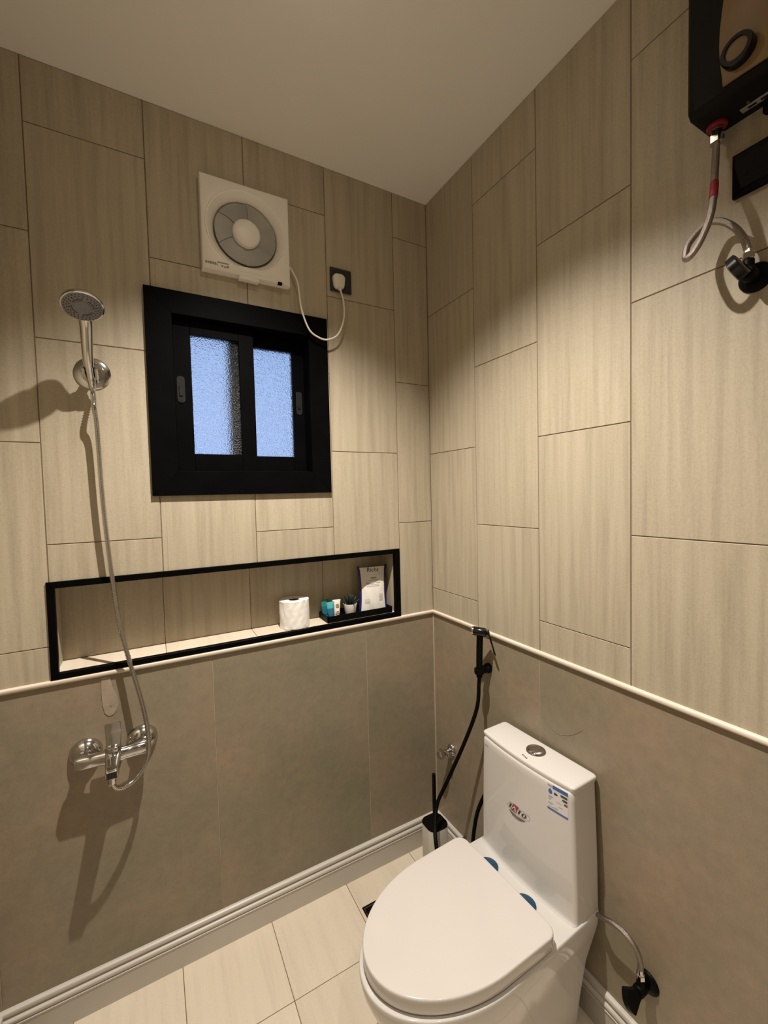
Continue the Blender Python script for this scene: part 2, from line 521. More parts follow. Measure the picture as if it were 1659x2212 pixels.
def arc(cx, cz, r, a0, a1, n=6):
    return [(cx + r * math.cos(math.radians(a0 + (a1 - a0) * i / n)), cz + r * math.sin(math.radians(a0 + (a1 - a0) * i / n))) for i in range(n + 1)]
rail = [(0, 1.0395)] + arc(0.002, 1.0475, 0.008, -90, 90, 8) + [(0, 1.0555)]
for nm, pth in (('trim_1', 'b'), ('trim_2', 'r'), ('trim_3', 'l')):
    profile_run(nm, rail, pth, TRIM)
bb = [(0, 0), (0.0165, 0), (0.0165, 0.0775), (0.0185, 0.0785)] + [(0.0185, 0.082)] + [(0.0145, 0.0835)] + \
     arc(0.0105, 0.0925, 0.0085, -70, 60, 6) + [(0.0095, 0.1025), (0.0085, 0.104)] + arc(0.0055, 0.1135, 0.0085, -55, 80, 6) + [(0.0035, 0.124), (0, 0.124)]
profile_run('baseboard_back', bb, 'b', BASE)
profile_run('baseboard_right', bb, 'r', BASE)
profile_run('baseboard_left', bb, 'l', BASE)

# black metal frame around the niche (mitred bars)
nf = part('niche_frame', box(-0.0002, 0.0002, -0.0002, 0.0002, -0.0002, 0.0002), BLACK, wall_back, smooth=False)
def mitre_bar(outer, inner, i, y0, y1):
    ox = [(outer[0], outer[2]), (outer[1], outer[2]), (outer[1], outer[3]), (outer[0], outer[3])]
    ix = [(inner[0], inner[2]), (inner[1], inner[2]), (inner[1], inner[3]), (inner[0], inner[3])]
    j = (i + 1) % 4
    q = [ox[i], ox[j], ix[j], ix[i]]
    c = 0.0012
    v = [(x, y1, z) for x, z in q] + [(x, y0 + c, z) for x, z in q]
    cx = sum(p[0] for p in q) / 4; cz = sum(p[1] for p in q) / 4
    def sh(x, z):
        return (x + (c if x < cx else -c) * (1 if i % 2 else 0.02), y0, z + (c if z < cz else -c) * (0.02 if i % 2 else 1))
    v += [sh(x, z) for x, z in q]
    f = [(3, 2, 1, 0)] + [(a, (a + 1) % 4, 4 + (a + 1) % 4, 4 + a) for a in range(4)] + [(4 + a, 4 + (a + 1) % 4, 8 + (a + 1) % 4, 8 + a) for a in range(4)] + [(8, 9, 10, 11)]
    return v, f
nf_geo = [mitre_bar((-1.382, -0.1745, 1.0565, 1.348), (-1.3625, -0.1995, 1.0735, 1.3285), i, -0.007, 0.010) for i in range(4)]
bpy.data.objects.remove(nf)
nf = bpy.data.objects.new('niche_frame', None); link(nf, wall_back); WM[nf.name] = Matrix.Identity(4)
nf['label'] = 'black metal edge frame of the wall niche'
for g in nf_geo: part('frame_bar', g, BLACK, nf, smooth=False)

# ------------------------------------------------------------------ window
win = bpy.data.objects.new('window_1', None); link(win); win.location = (-0.788, 0, 1.93)
WM[win.name] = Matrix.Translation((-0.788, 0, 1.93))
tag(win, 'black framed sliding window with two frosted panes', kind='structure')
cas = bpy.data.objects.new('casing', None); link(cas, win); WM[cas.name] = WM[win.name]
WO = (-1.0965, -0.4805, 1.595, 2.2615); WI = (-1.018, -0.556, 1.6755, 2.187)
for i in range(4):
    part('casing_bar', mitre_bar(WO, WI, i, -0.013, 0.004), BLACK, cas, smooth=False)
# track box (jambs) behind the casing
x0, x1, z0, z1 = WI
part('track_frame', join(box(x0 - .04, x0, .004, .135, z0 - .04, z1 + .04), box(x1, x1 + .04, .004, .135, z0 - .04, z1 + .04),
                         box(x0, x1, .004, .135, z1, z1 + .04), box(x0, x1, .004, .135, z0 - .04, z0),
                         box(x0, x1, .048, .051, z0, z0 + .008), box(x0, x1, .048, .051, z1 - .008, z1)), BLACK, win, smooth=False)
def sash(sx0, sx1, gx0, gx1, y0, y1, latch_x, lz):
    s = bpy.data.objects.new('sash', None); link(s, win); WM[s.name] = WM[win.name]
    gz0, gz1 = 1.7365, 2.1375
    part('stile', box(sx0, gx0, y0, y1, z0 + .001, z1 - .001, .0012, 1), BLACK, s, smooth=False)
    part('stile', box(gx1, sx1, y0, y1, z0 + .001, z1 - .001, .0012, 1), BLACK, s, smooth=False)
    part('rail', box(gx0, gx1, y0, y1, z0 + .001, gz0, .0012, 1), BLACK, s, smooth=False)
    part('rail', box(gx0, gx1, y0, y1, gz1, z1 - .001, .0012, 1), BLACK, s, smooth=False)
    ym = (y0 + y1) / 2
    part('pane', box(gx0 - .004, gx1 + .004, ym - .002, ym + .002, gz0 - .004, gz1 + .004), GLASS, s, smooth=False, label='frosted textured glass pane')
    M = basis((latch_x, y0 - .0006, lz), (1, 0, 0), (0, 0, 1))
    part('latch', join(poly_prism(rrect(.024, .088, .010), .0016, M), xf(box(-.006, .006, -.022, .012, 0.001, .005, .001, 1), M)), DGREY, s, smooth=False, label='recessed slide latch')
sash(x0 + .001, -0.7552, -0.9635, -0.8065, 0.018, 0.044, -0.998, 1.95)
sash(-0.838, x1 - .001, -0.772, -0.603, 0.055, 0.081, -0.580, 1.945)

# ------------------------------------------------------------------ recessed ceiling lamps (above the frame)
def downlight(label, y, bulb):
    dl = thing('downlight', label, 'ceiling light', (LX, y, HC))
    part('trim_ring', lathe([(.030, 0), (.030, -.004), (.046, -.005), (.050, -.002), (.050, 0)], (LX, y, HC), (0, 0, 1), 40, False, False), WPLAS, dl)
    part('lens', lathe([(.0299, -.0012), (.0299, -.0150), (.026, -.0190), (.014, -.0215), (.001, -.0222)], (LX, y, HC), (0, 0, 1), 32), WHITEL, dl)
    bulb.parent = dl
    bulb.location = (0, 0, -0.036)
downlight('small round recessed spotlight in the ceiling over the toilet front', LY, lo)
downlight('small round recessed spotlight in the ceiling behind the camera', LY2, lo2)

# ------------------------------------------------------------------ extractor fan
fan = thing('extractor_fan', 'square white extractor fan on the wall above the black window', 'fan', (-0.772, 0, 2.345))
FC = Vector((-0.773, 0, 2.498)); fw, fz0, fz1 = 0.1485, 2.3465, 2.6545; FD = -0.032
def fan_face():
    n = 64; V = []; F = []
    def ang(j): return 2 * PI * j / n
    def sq(j, e, y):
        a = ang(j); c, s = math.cos(a), math.sin(a)
        k = 1 / max(abs(c), abs(s))
        return (FC.x + c * k * (fw - e), y, (fz0 + fz1) / 2 + s * k * ((fz1 - fz0) / 2 - e))
    def ci(j, r, y): return (FC.x + r * math.cos(ang(j)), y, FC.z + r * math.sin(ang(j)))
    rings = [[sq(j, 0, 0) for j in range(n)], [sq(j, 0, FD + .006) for j in range(n)], [sq(j, .002, FD + .002) for j in range(n)], [sq(j, .006, FD) for j in range(n)],
             [ci(j, .1365, FD) for j in range(n)], [ci(j, .1345, FD - .0025) for j in range(n)], [ci(j, .131, FD - .0022) for j in range(n)],
             [ci(j, .121, FD + .006) for j in range(n)], [ci(j, .110, FD + .020) for j in range(n)], [ci(j, .1075, -0.004) for j in range(n)]]
    return loft(rings, False, False)
part('front_panel', fan_face(), WPLAS, fan, angle=30)
part('bottom_tab', box(-.805, -.737, -0.030, -0.006, fz0 - .010, fz0 + .002, .002), WPLAS, fan)
part('grip_recess', box(-.806, -.7245, FD - .0018, FD, fz0 + .014, fz0 + .030, .0008, 1), WPLAS, fan)
part('cord_slot', box(-.671, -.656, -0.0325, -0.020, fz0 - .0012, fz0 + .006), MBLACK, fan, smooth=False)
part('shutter', lathe([(.108, -.002), (.060, .004), (.045, .006)], FC, (0, -1, 0), 48, True, True), GPLAS, fan, label='grey back shutter of the fan')
imp = bpy.data.objects.new('impeller', None); link(imp, fan); WM[imp.name] = WM[fan.name]
part('hub', lathe([(.047, .006), (.0465, .024), (.044, .029), (.036, .0325), (.018, .034), (.001, .0345)], FC, (0, -1, 0), 40), WPLAS, imp)
def blade(k, nb=6):
    V = []; F = []; nr, na = 5, 8; a0 = 2 * PI * k / nb + .3
    for s in (0, 1):
        for i in range(nr + 1):
            r = .044 + (.1035 - .044) * i / nr
            for j in range(na + 1):
                t = j / na
                a = a0 + (2 * PI / nb) * (t * (1.06 + .04 * i / nr) + .10 * (i / nr) ** 2)
                V.append((FC.x + r * math.cos(a), -0.010 - .003 * t - s * .0015, FC.z + r * math.sin(a)))
    m = (nr + 1) * (na + 1); idx = lambda s, i, j: s * m + i * (na + 1) + j
    for i in range(nr):
        for j in range(na):
            F.append((idx(1, i, j), idx(1, i, j + 1), idx(1, i + 1, j + 1), idx(1, i + 1, j)))
            F.append((idx(0, i, j), idx(0, i + 1, j), idx(0, i + 1, j + 1), idx(0, i, j + 1)))
    for i in range(nr):
        F += [(idx(0, i, 0), idx(1, i, 0), idx(1, i + 1, 0), idx(0, i + 1, 0)), (idx(0, i, na), idx(0, i + 1, na), idx(1, i + 1, na), idx(1, i, na))]
    for j in range(na):
        F += [(idx(0, nr, j), idx(1, nr, j), idx(1, nr, j + 1), idx(0, nr, j + 1)), (idx(0, 0, j), idx(0, 0, j + 1), idx(1, 0, j + 1), idx(1, 0, j))]
    return V, F
for k in range(6): part('blade', blade(k), GPLAS, imp)
# maker's marks: two rows of small grey strokes on the lower left of the panel
g = []
xq = -.912
for q in (.008, .005, .009, .006, .008, .004):
    g.append(box(xq, xq + q * .8, FD - .0004, FD + .0002, fz0 + .016 + (q == .005) * .001, fz0 + .024 - (q == .004) * .003)); xq += q
g.append(box(-.874, -.838, FD - .0004, FD + .0002, fz0 + .0245, fz0 + .0285))
g.append(box(-.862, -.856, FD - .0004, FD + .0002, fz0 + .0135, fz0 + .019)); g.append(box(-.854, -.846, FD - .0004, FD + .0002, fz0 + .0125, fz0 + .0165)); g.append(box(-.845, -.838, FD - .0004, FD + .0002, fz0 + .0135, fz0 + .021))
part('printed_mark', join(*g), plain_noise('grey_print', (0.24, 0.22, 0.19), (0.28, 0.26, 0.22), 0.6, 60), fan, smooth=False, label='small grey printed maker mark')
cpts = [(-.630, -.016, 2.425), (-.6185, -.022, 2.413), (-.5986, -.034, 2.3601), (-.5888, -.035, 2.2738), (-.5613, -.035, 2.2016), (-.5228, -.035, 2.177), (-.487, -.035, 2.1754), (-.445, -.035, 2.2017), (-.4195, -.035, 2.2635), (-.4179, -.034, 2.327), (-.4275, -.031, 2.372), (-.4283, -.030, 2.384)]
cord = part('power_cord', tube(spline(cpts, 10), .0034, 10), CORD, fan, label='thin white cord hanging in a loop')
PM = basis((-.4285, -.0095, 2.4105), (1, 0, 0), (0, 0, 1))
def plug_geo():
    rings = []
    for sc, h in ((.93, 0), (1, .003), (1, .013), (.93, .018), (.78, .0205)):
        rings.append([PM @ Vector((p[0] * sc * (1.0 if p[1] > -.01 else .88), p[1] * sc, h)) for p in rrect(.050, .056, .017, 6)])
    neck = tube([(-.4285, -.020, 2.386), (-.4285, -.026, 2.378)], .006, 10)
    return join(loft(rings), neck)
part('plug', plug_geo(), CORD, cord)

sock = thing('wall_socket', 'square charcoal wall socket holding the white plug, right of the fan', 'socket', (-0.415, 0, 2.378))
part('plate', box(-.459, -.370, -.009, -.0003, 2.378, 2.467, .0022), CHAR, sock)
part('face', box(-.450, -.379, -.0098, -.0085, 2.387, 2.458, .0004, 1), CHAR, sock, smooth=False)

# ------------------------------------------------------------------ shower
br = thing('shower_bracket', 'chrome wall bracket clipping the hand shower, left of the window', 'shower bracket', (-1.241, 0, 1.969))
part('wall_plate', lathe([(.047, .0004), (.0475, .003), (.044, .006), (.030, .0085), (.012, .010)], (-1.241, 0, 1.969), (0, -1, 0), 40), CHROME, br)
part('arm', tube([(-1.241, -.008, 1.969), (-1.241, -.030, 1.966), (-1.241, -.046, 1.964)], .012, 16), CHROME, br)
HA = Vector((-1.2415, -.060, 1.953)); HAX = Vector((-.004, -.095, .118)).normalized()   # handle axis at the bracket
x_, y_, a_ = frame_of(HAX)
def clip_geo():
    n = 22; rings = []
    back = Vector((0, 1, 0)); back = (back - HAX * back.dot(HAX)).normalized(); side = HAX.cross(back)
    for rr, h in ((.0152, -.012), (.0152, .020), (.0205, .020), (.0205, -.012), (.0152, -.012)):
        rings.append([HA + HAX * h + (back * math.cos(t) + side * math.sin(t)) * rr for t in [math.radians(-128 + 256 * j / (n - 1)) for j in range(n)]])
    V, F = loft(rings, False, False, closed=False)
    m = len(rings)
    F.append(tuple(i * n for i in range(m - 1))); F.append(tuple(i * n + n - 1 for i in range(m - 1)))
    return V, F
part('clip', clip_geo(), CHROME, br)

HC_ = Vector((-1.2390, -.190, 2.0955))       # centre of the spray face
hn = Vector((.06, -.44, -.90)).normalized()
hs = thing('hand_shower', 'chrome hand shower with round grey spray face in the wall bracket', 'shower head', HA)
part('head', lathe([(.012, -.030), (.024, -.026), (.040, -.017), (.0475, -.008), (.049, -.003), (.0485, .001), (.046, .002)], HC_, hn, 44), CHROME, hs)
part('spray_face', lathe([(.0455, .0012), (.0455, .0026), (.044, .0032), (.020, .0036), (.0195, .0046), (.016, .0048), (.001, .0046)], HC_, hn, 44), FACEG, hs, label='dark grey round spray face')
fx_, fy_, fa_ = frame_of(hn)
g = []
for rr, cnt in ((.0405, 30), (.0345, 24), (.0295, 18)):
    for k in range(cnt):
        a = 2 * PI * k / cnt + rr * 90
        g.append(lathe([(.0013, .003), (.0011, .0050), (.0006, .0054)], HC_ + (fx_ * math.cos(a) + fy_ * math.sin(a)) * rr, hn, 6))
for k in range(4):
    aa = [2 * PI * k / 4 + t * .22 for t in range(6)]
    g.append(tube([HC_ + hn * .0040 + (fx_ * math.cos(a) + fy_ * math.sin(a)) * .0245 for a in aa], .0011, 6))
part('nozzles', join(*g), NOZZ, hs, kind='stuff')
hb = HA - HAX * .020
hv = Vector((0, .9, -.44)); hv = (hv - hn * hv.dot(hn)).normalized()
nk = HC_ + hv * .046 - hn * .013
hpts = spline([hb, HA, HA + HAX * .045, (HA + HAX * .075).lerp(nk - HAX * .045, .5), nk - HAX * .022, nk + HAX * .002, HC_ + hv * .028 - hn * .017, HC_ + hv * .012 - hn * .018], 8)
part('handle', tube(hpts, lambda i, n: .0112 + .0048 * min(1, i / (n * .6)) * (1 if i < n * .8 else 1 - .5 * (i - n * .8) / (n * .2)), 18), CHROME, hs)

hose_pts = [hb + HAX * .004, hb - HAX * .03 + Vector((0, .004, -.006)), (-1.2375, -.050, 1.862), (-1.2335, -.040, 1.80), (-1.2290, -.036, 1.586), (-1.2172, -.034, 1.381), (-1.2020, -.036, 1.201), (-1.1768, -.044, 1.0675), (-1.1488, -.060, 0.934), (-1.1388, -.075, 0.836), (-1.1460, -.085, 0.784), (-1.1688, -.100, 0.750), (-1.2020, -.118, 0.7385), (-1.2240, -.128, 0.748), (-1.2330, -.132, 0.767), (-1.2335, -.132, .782)]
shh = thing('shower_hose', 'long ridged chrome hose hanging from hand shower to wall mixer', 'hose', (-1.234, -.13, .74))
part('hose', ridged_hose(hose_pts, .0072, .0048, .26, 12), CHROME, shh)
part('hose_cone', lathe([(.0078, 0), (.0095, .006), (.0105, .026), (.0105, .03)], hb - HAX * .026, HAX, 18), CHROME, shh)
part('hose_nut', lathe([(.0095, 0), (.0105, .002), (.0105, .016), (.009, .018)], (-1.2335, -.132, .768), (0, 0, 1), 8), CHROME, shh, smooth=False)

mx = thing('shower_mixer', 'chrome wall shower mixer with lever below the niche', 'mixer tap', (-1.232, 0, .814))
MZ = .814
for x in (-1.307, -1.157):
    part('escutcheon', lathe([(.0435, .0005), (.0435, .004), (.041, .012), (.034, .021), (.025, .028), (.020, .031)], (x, 0, MZ), (0, -1, 0), 36), CHROME, mx)
    part('union_nut', lathe([(.0195, .028), (.0205, .030), (.0205, .044), (.018, .047)], (x, 0, MZ), (0, -1, 0), 6), CHROME, mx, smooth=False)
def mixer_body():
    rings = []
    for x, hy, hz, yc in ((-1.332, .004, .006, -.060), (-1.329, .014, .017, -.060), (-1.318, .019, .021, -.061), (-1.29, .0185, .0205, -.062), (-1.262, .0175, .0200, -.064), (-1.250, .020, .0225, -.066),
                          (-1.214, .020, .0225, -.066), (-1.202, .0175, .0200, -.064), (-1.174, .0185, .0205, -.062), (-1.146, .019, .021, -.061), (-1.135, .014, .017, -.060), (-1.132, .004, .006, -.060)):
        rings.append([(x, yc + hy * math.cos(2 * PI * j / 24), MZ + hz * math.sin(2 * PI * j / 24)) for j in range(24)])
    return loft(rings)
part('body', mixer_body(), CHROME, mx)
def outlet():
    rings = []
    for y, w, h, z in ((-.060, .042, .046, MZ), (-.085, .041, .044, MZ), (-.110, .037, .036, MZ - .004), (-.135, .0335, .029, MZ - .008), (-.152, .032, .026, MZ - .010), (-.155, .028, .022, MZ - .010)):
        rings.append([(-1.232 + p[0], y, z + p[1]) for p in rrect(w, h, .006, 4)])
    return loft(rings)
part('outlet', outlet(), CHROME, mx)
part('outlet_end', box(-1.245, -1.219, -.1562, -.154, MZ - .020, MZ - .002, .0005, 1), GBLACK, mx, smooth=False, label='dark square end of outlet')
part('cartridge_dome', lathe([(.021, 0), (.0215, .012), (.019, .020), (.010, .024)], (-1.232, -.070, MZ + .016), (0, -.15, 1), 28), CHROME, mx)
LM = basis((-1.230, -.070, MZ + .040), (1, 0, 0), (0, .10, 1))
def lever():
    rings = []
    for v, w, t, off in ((-.006, .036, .016, 0), (.012, .039, .013, 0), (.036, .041, .010, .002), (.058, .042, .008, .005), (.062, .040, .006, .006)):
        rings.append([LM @ Vector((p[0], v, p[1] + off)) for p in rrect(w, t, .003, 3)])
    return loft(rings)
part('lever', lever(), CHROME, mx)

# pale caulk smear with a filled screw hole on the dado above the mixer
M = basis((-1.243, -.0012, 0), (1, 0, 0), (0, 0, 1))
st = [(-.017, 1.036), (-.018, .99), (-.017, .95), (-.012, .922), (-.002, .910), (.010, .912), (.020, .925), (.026, .945), (.023, .968), (.012, 1.0), (.006, 1.036)]
part('caulk_smear', poly_prism([(-a, b) if False else (a, b) for a, b in reversed(st)][::-1], .0006, M), STAIN, wall_back, smooth=False, label='pale caulk smear on the dado tile')
def smear(pts, t):
    V = []
    for i, (y, z) in enumerate(pts):
        a = pts[max(0, i - 1)]; b = pts[min(len(pts) - 1, i + 1)]; L = math.hypot(b[0] - a[0], b[1] - a[1])
        ny, nz = -(b[1] - a[1]) / L * t[i], (b[0] - a[0]) / L * t[i]
        V += [(-.0009, y + ny, z + nz), (-.0009, y - ny, z - nz), (-.0004, y + ny, z + nz), (-.0004, y - ny, z - nz)]
    F = []
    for i in range(len(pts) - 1):
        q = 4 * i
        F += [(q, q + 4, q + 5, q + 1), (q, q + 2, q + 6, q + 4), (q + 1, q + 5, q + 7, q + 3), (q + 2, q + 3, q + 7, q + 6)]
    return V, F
ARC = [(-.609, .8367), (-.6235, .825), (-.645, .8137), (-.677, .812), (-.7076, .8235), (-.734, .842), (-.756, .861)]
part('caulk_smear', smear(ARC, [.0003, .0007, .0014, .0018, .0015, .0009, .0003]), plain_noise('faint_smear', (0.27, 0.222, 0.16), (0.31, 0.25, 0.185), 0.5, 60), wall_right, smooth=False, label='faint pale arc on the dado above the toilet tank')
part('filled_screw_hole', lathe([(.0045, 0), (.0042, .0009), (.002, .0012)], (-1.2375, -.0012, .942), (0, -1, 0), 14), plain_noise('filled_hole', (.24, .18, .12), (.28, .21, .15), .7, 80), wall_back)

# ------------------------------------------------------------------ things in the niche
NZ = NIC[2] + .004
roll = thing('toilet_paper_roll', 'white toilet paper roll standing on the niche shelf', 'toilet paper', (-.624, .060, NZ))
def roll_geo():
    n = 64; R = .0575; H = .106; rings = []
    def rad(j, t):
        a = 2 * PI * j / n
        return R + .0006 * math.sin(5 * a + 7 * t) + .0004 * math.sin(11 * a - 13 * t) + (.0005 * math.sin(9 * t + 3 * a) if -2.6 < a - PI * 1.5 < 1.0 else 0)
    for t in [i / 16 for i in range(17)]:
        rings.append([(-.624 + rad(j, t) * math.cos(2 * PI * j / n), .060 + rad(j, t) * math.sin(2 * PI * j / n), NZ + .0006 + H * t) for j in range(n)])
    for rr in (.054, .040, .0215):
        rings.append([(-.624 + rr * math.cos(2 * PI * j / n), .060 + rr * math.sin(2 * PI * j / n), NZ + H + .0004) for j in range(n)])
    rings.append([(-.624 + .021 * math.cos(2 * PI * j / n), .060 + .021 * math.sin(2 * PI * j / n), NZ + .02) for j in range(n)])
    return loft(rings, True, True)
part('paper', roll_geo(), PAPER, roll)
part('core', lathe([(.0208, .004), (.0208, .1045), (.0196, .1045), (.0196, .0065)], (-.624, .060, NZ), (0, 0, 1), 32), KRAFT, roll, label='brown cardboard core')
def flap():
    V = []; F = []; nu, nv = 22, 12
    for i in range(nu + 1):
        a = math.radians(-148 + 112 * i / nu)
        for j in range(nv + 1):
            t = j / nv
            top = .1085 + .004 * math.sin(i * .9) * (i > 12) + (.004 if i > 18 else 0)
            rr = .0590 + .0007 * math.sin(i * 1.1 + math.sin(j * .9) * 2.0) + .0006 * math.sin(i * .5 - j * 1.5) * math.sin(j * .7 + i * .31)
            V.append((-.624 + rr * math.cos(a), .060 + rr * math.sin(a), NZ + .004 + (top - .004) * t))
    for i in range(nu):
        for j in range(nv):
            q = i * (nv + 1) + j
            F.append((q, q + nv + 1, q + nv + 2, q + 1))
    return V, F
part('loose_sheet', flap(), PAPER, roll, label='crinkled loose outer sheet')

tray = thing('amenity_tray', 'black rectangular tray at the right end of the niche shelf', 'tray', (-.352, .062, NZ))
TX0, TX1, TY0, TY1 = -.503, -.206, .0155, .112
part('base', box(TX0, TX1, TY0, TY1, NZ + .0004, NZ + .005), MBLACK, tray, smooth=False)
TZ = NZ + .005
part('rim', join(box(TX0, TX1, TY0, TY0 + .004, NZ + .005, NZ + .026), box(TX0, TX1, TY1 - .004, TY1, NZ + .005, NZ + .026), box(TX0, TX0 + .004, TY0, TY1, NZ + .005, NZ + .026), box(TX1 - .004, TX1, TY0, TY1, NZ + .005, NZ + .026)), MBLACK, tray, smooth=False)

def amenity(x, y, h, ang, names, label, mats, wtop=.036, rb=.0125):
    t = thing('toiletry_tube', label, 'tube', (x, y, TZ), ang, 'travel toiletry tubes in the tray')
    def prof(z0, z1, n=9, grow=0.0):
        rings = []
        for i in range(n + 1):
            z = z0 + (z1 - z0) * i / n; q = max(0, (z - .016) / (h - .016))
            a = rb + (wtop / 2 - rb) * q + grow; b = rb * (1 - q) ** .8 + .0012 + grow
            rings.append([(a * math.cos(2 * PI * j / 28), b * math.sin(2 * PI * j / 28), z) for j in range(28)])
        return loft(rings)
    part('cap', lathe([(.0112, 0), (.0118, .002), (.0118, .015), (.011, .0165)], (0, 0, 0.0003), (0, 0, 1), 24), mats[0], t, local=True)
    part('body', prof(.016, h * .66), mats[1], t, local=True)
    part('upper_body', prof(h * .66, h), mats[2], t, local=True)
    return t, prof
amenity(-.487, .086, .076, .15, None, 'dark teal tube at the back left corner of the tray', (TEAL, TEALD, GREENT))
amenity(-.4775, .047, .072, .1, None, 'bright turquoise tube at the front left corner of the tray', (TEAL, TEALD, TEAL))
wt, prof = amenity(-.445, .060, .075, -.05, None, 'white tube with tan print, right of the turquoise tubes', (WTUBE, WTUBE, WTUBE))
part('print', join(*[xf(box(-.0075, .0075, -.0140 + dz * .12, -.0128 + dz * .12, z, z + hh), Matrix.Identity(4)) for z, hh, dz in ((.020, .0055, 0), (.0285, .002, .0), )] +
                   [lathe([(.0075, -.0004), (.0075, .0004), (.0058, .0004), (.0058, -.0004)], (0, -.0095, .052), (0, -1, .17), 24)]), OCHRE, wt, smooth=False, local=True, label='tan printed emblem and band')

pl = thing('potted_succulent', 'small green succulent in a white pot between tubes and bag', 'plant', (-.384, .060, TZ))
PX, PY = -.384, .060
part('pot', lathe([(.0205, .0004), (.0215, .002), (.0282, .048), (.0285, .050), (.0272, .0505), (.0262, .046), (.024, .043)], (PX, PY, TZ), (0, 0, 1), 36), POT, pl)
part('soil', lathe([(.0262, .0425), (.020, .0445), (.001, .0455)], (PX, PY, TZ), (0, 0, 1), 24), SOIL, pl, label='dark soil')
def leaf(az, el, L, wd):
    d = Vector((math.cos(az) * math.cos(el), math.sin(az) * math.cos(el), math.sin(el)))
    side = Vector((-math.sin(az), math.cos(az), 0)); up = side.cross(d) * -1
    o = Vector((PX, PY, TZ + .045)); rings = []
    for t, q in ((0, .5), (.3, .95), (.6, .9), (.85, .5), (1, .06)):
        c = o + d * (L * t) + Vector((0, 0, 1)) * (L * .18 * t * t)
        rings.append([c + side * wd * q, c + up * wd * .35 * q, c - side * wd * q, c - up * wd * .55 * q])
    return loft(rings)
for k in range(30):
    lay_ = k / 30
    part('leaf', leaf(k * 2.39996, math.radians(12 + 66 * lay_), .046 - .010 * lay_, .0050 - .0012 * lay_), LEAF, pl)

bag = thing('towel_bag', 'white printed packet with navy edges leaning in the tray', 'packet', (-.272, .058, TZ))
BB = Vector((-.2770, .056, TZ + .001)); bu = Vector((.142, -.022, 0)).normalized(); bv = Vector((0.008, .020, .198)).normalized(); bn = bu.cross(bv).normalized()
BWd, BH = .131, .198
def bagp(u, v, side):
    """u in -1..1, v in 0..1"""
    wv = 1 - .10 * math.sin(PI * min(1, max(0, v)) ** .9) + (.03 if v > .93 else 0)
    thick = .016 * (1 - abs(u) ** 2.4) * (math.sin(PI * (v * .86 + .13)) ** .7 if v < 1 else 0) + .0012 * math.sin(9 * u + 14 * v) * (1 - u * u)
    return BB + bu * (u * BWd / 2 * wv) + bv * (v * BH) + bn * (thick * side + .001 * side)
def bag_geo(u0, u1, nu=16, nv=18, vtop=1.0):
    V = []; F = []
    for s in (1, -1):
        for i in range(nu + 1):
            for j in range(nv + 1): V.append(bagp(u0 + (u1 - u0) * i / nu, vtop * j / nv, s))
    m = (nu + 1) * (nv + 1); ix = lambda s, i, j: s * m + i * (nv + 1) + j
    for s in (0, 1):
        for i in range(nu):
            for j in range(nv):
                q = (ix(s, i, j), ix(s, i + 1, j), ix(s, i + 1, j + 1), ix(s, i, j + 1)); F.append(q if s == 0 else q[::-1])
    for i in range(nu): F += [(ix(0, i, 0), ix(1, i, 0), ix(1, i + 1, 0), ix(0, i + 1, 0)), (ix(0, i, nv), ix(0, i + 1, nv), ix(1, i + 1, nv), ix(1, i, nv))]
    for j in range(nv): F += [(ix(0, 0, j), ix(0, 0, j + 1), ix(1, 0, j + 1), ix(1, 0, j)), (ix(0, nu, j), ix(1, nu, j), ix(1, nu, j + 1), ix(0, nu, j + 1))]
    return V, F
part('packet_body', bag_geo(-.86, .86, vtop=.965), BAGW, bag)
part('side_seam', bag_geo(-1.0, -.86, 3), NAVY, bag, label='navy left edge')
part('side_seam', bag_geo(.86, 1.0, 3), NAVY, bag, label='navy right edge')
def on_bag(g, cu, cv):
    out = []
    for p in g[0]:
        u = (p[0] + cu) / (BWd / 2); v = (p[1] + cv) / BH
        out.append(bagp(u, v, 1) + bn * .0006)
    return out, g[1]
def quad(x0, x1, y0, y1, n=6):
    V = []; F = []
    for i in range(n + 1):
        x = x0 + (x1 - x0) * i / n
        V += [(x, y0, 0), (x, y1, 0)]
    F = [(2 * i, 2 * i + 2, 2 * i + 3, 2 * i + 1) for i in range(n)]
    return V, F
tg = text_geo('Richa', .026)
tg = ([Vector((p.x + .22 * p.y, p.y, 0)) for p in tg[0]], tg[1])
part('print_title', on_bag(tg, 0, .171), NAVY, bag, smooth=False, label='navy script word on packet')
part('print_line', on_bag(text_geo('Disposable Towel', .0095), -.001, .121), INK, bag, smooth=False, label='dark line of lettering')
g = [quad(-.040, .040, .1585, .1592), quad(-.013, .016, .1415, .1475), quad(-.030, .028, .134, .1362), quad(-.028, .026, .1155, .1172)]
for k in range(9): g.append(quad(-.033 + k * .0072, -.028 + k * .0072, .1075, .1115, 2))
for k in range(6): g.append(quad(.026, .047, .045 + k * .0052, .0468 + k * .0052, 3))
for k in range(4): g.append(quad(-.044, -.018 - .003 * (k % 2), .036 + k * .0055, .0372 + k * .0055, 3))
part('small_print', on_bag(join(*g), 0, 0), INKG, bag, smooth=False, kind='stuff')

# ------------------------------------------------------------------ toilet
RY = -0.632
toi = thing('toilet', 'white one-piece toilet with closed lid against the right wall', 'toilet', (0, RY, 0), PI + math.radians(1.8))
TW = world_of(toi)

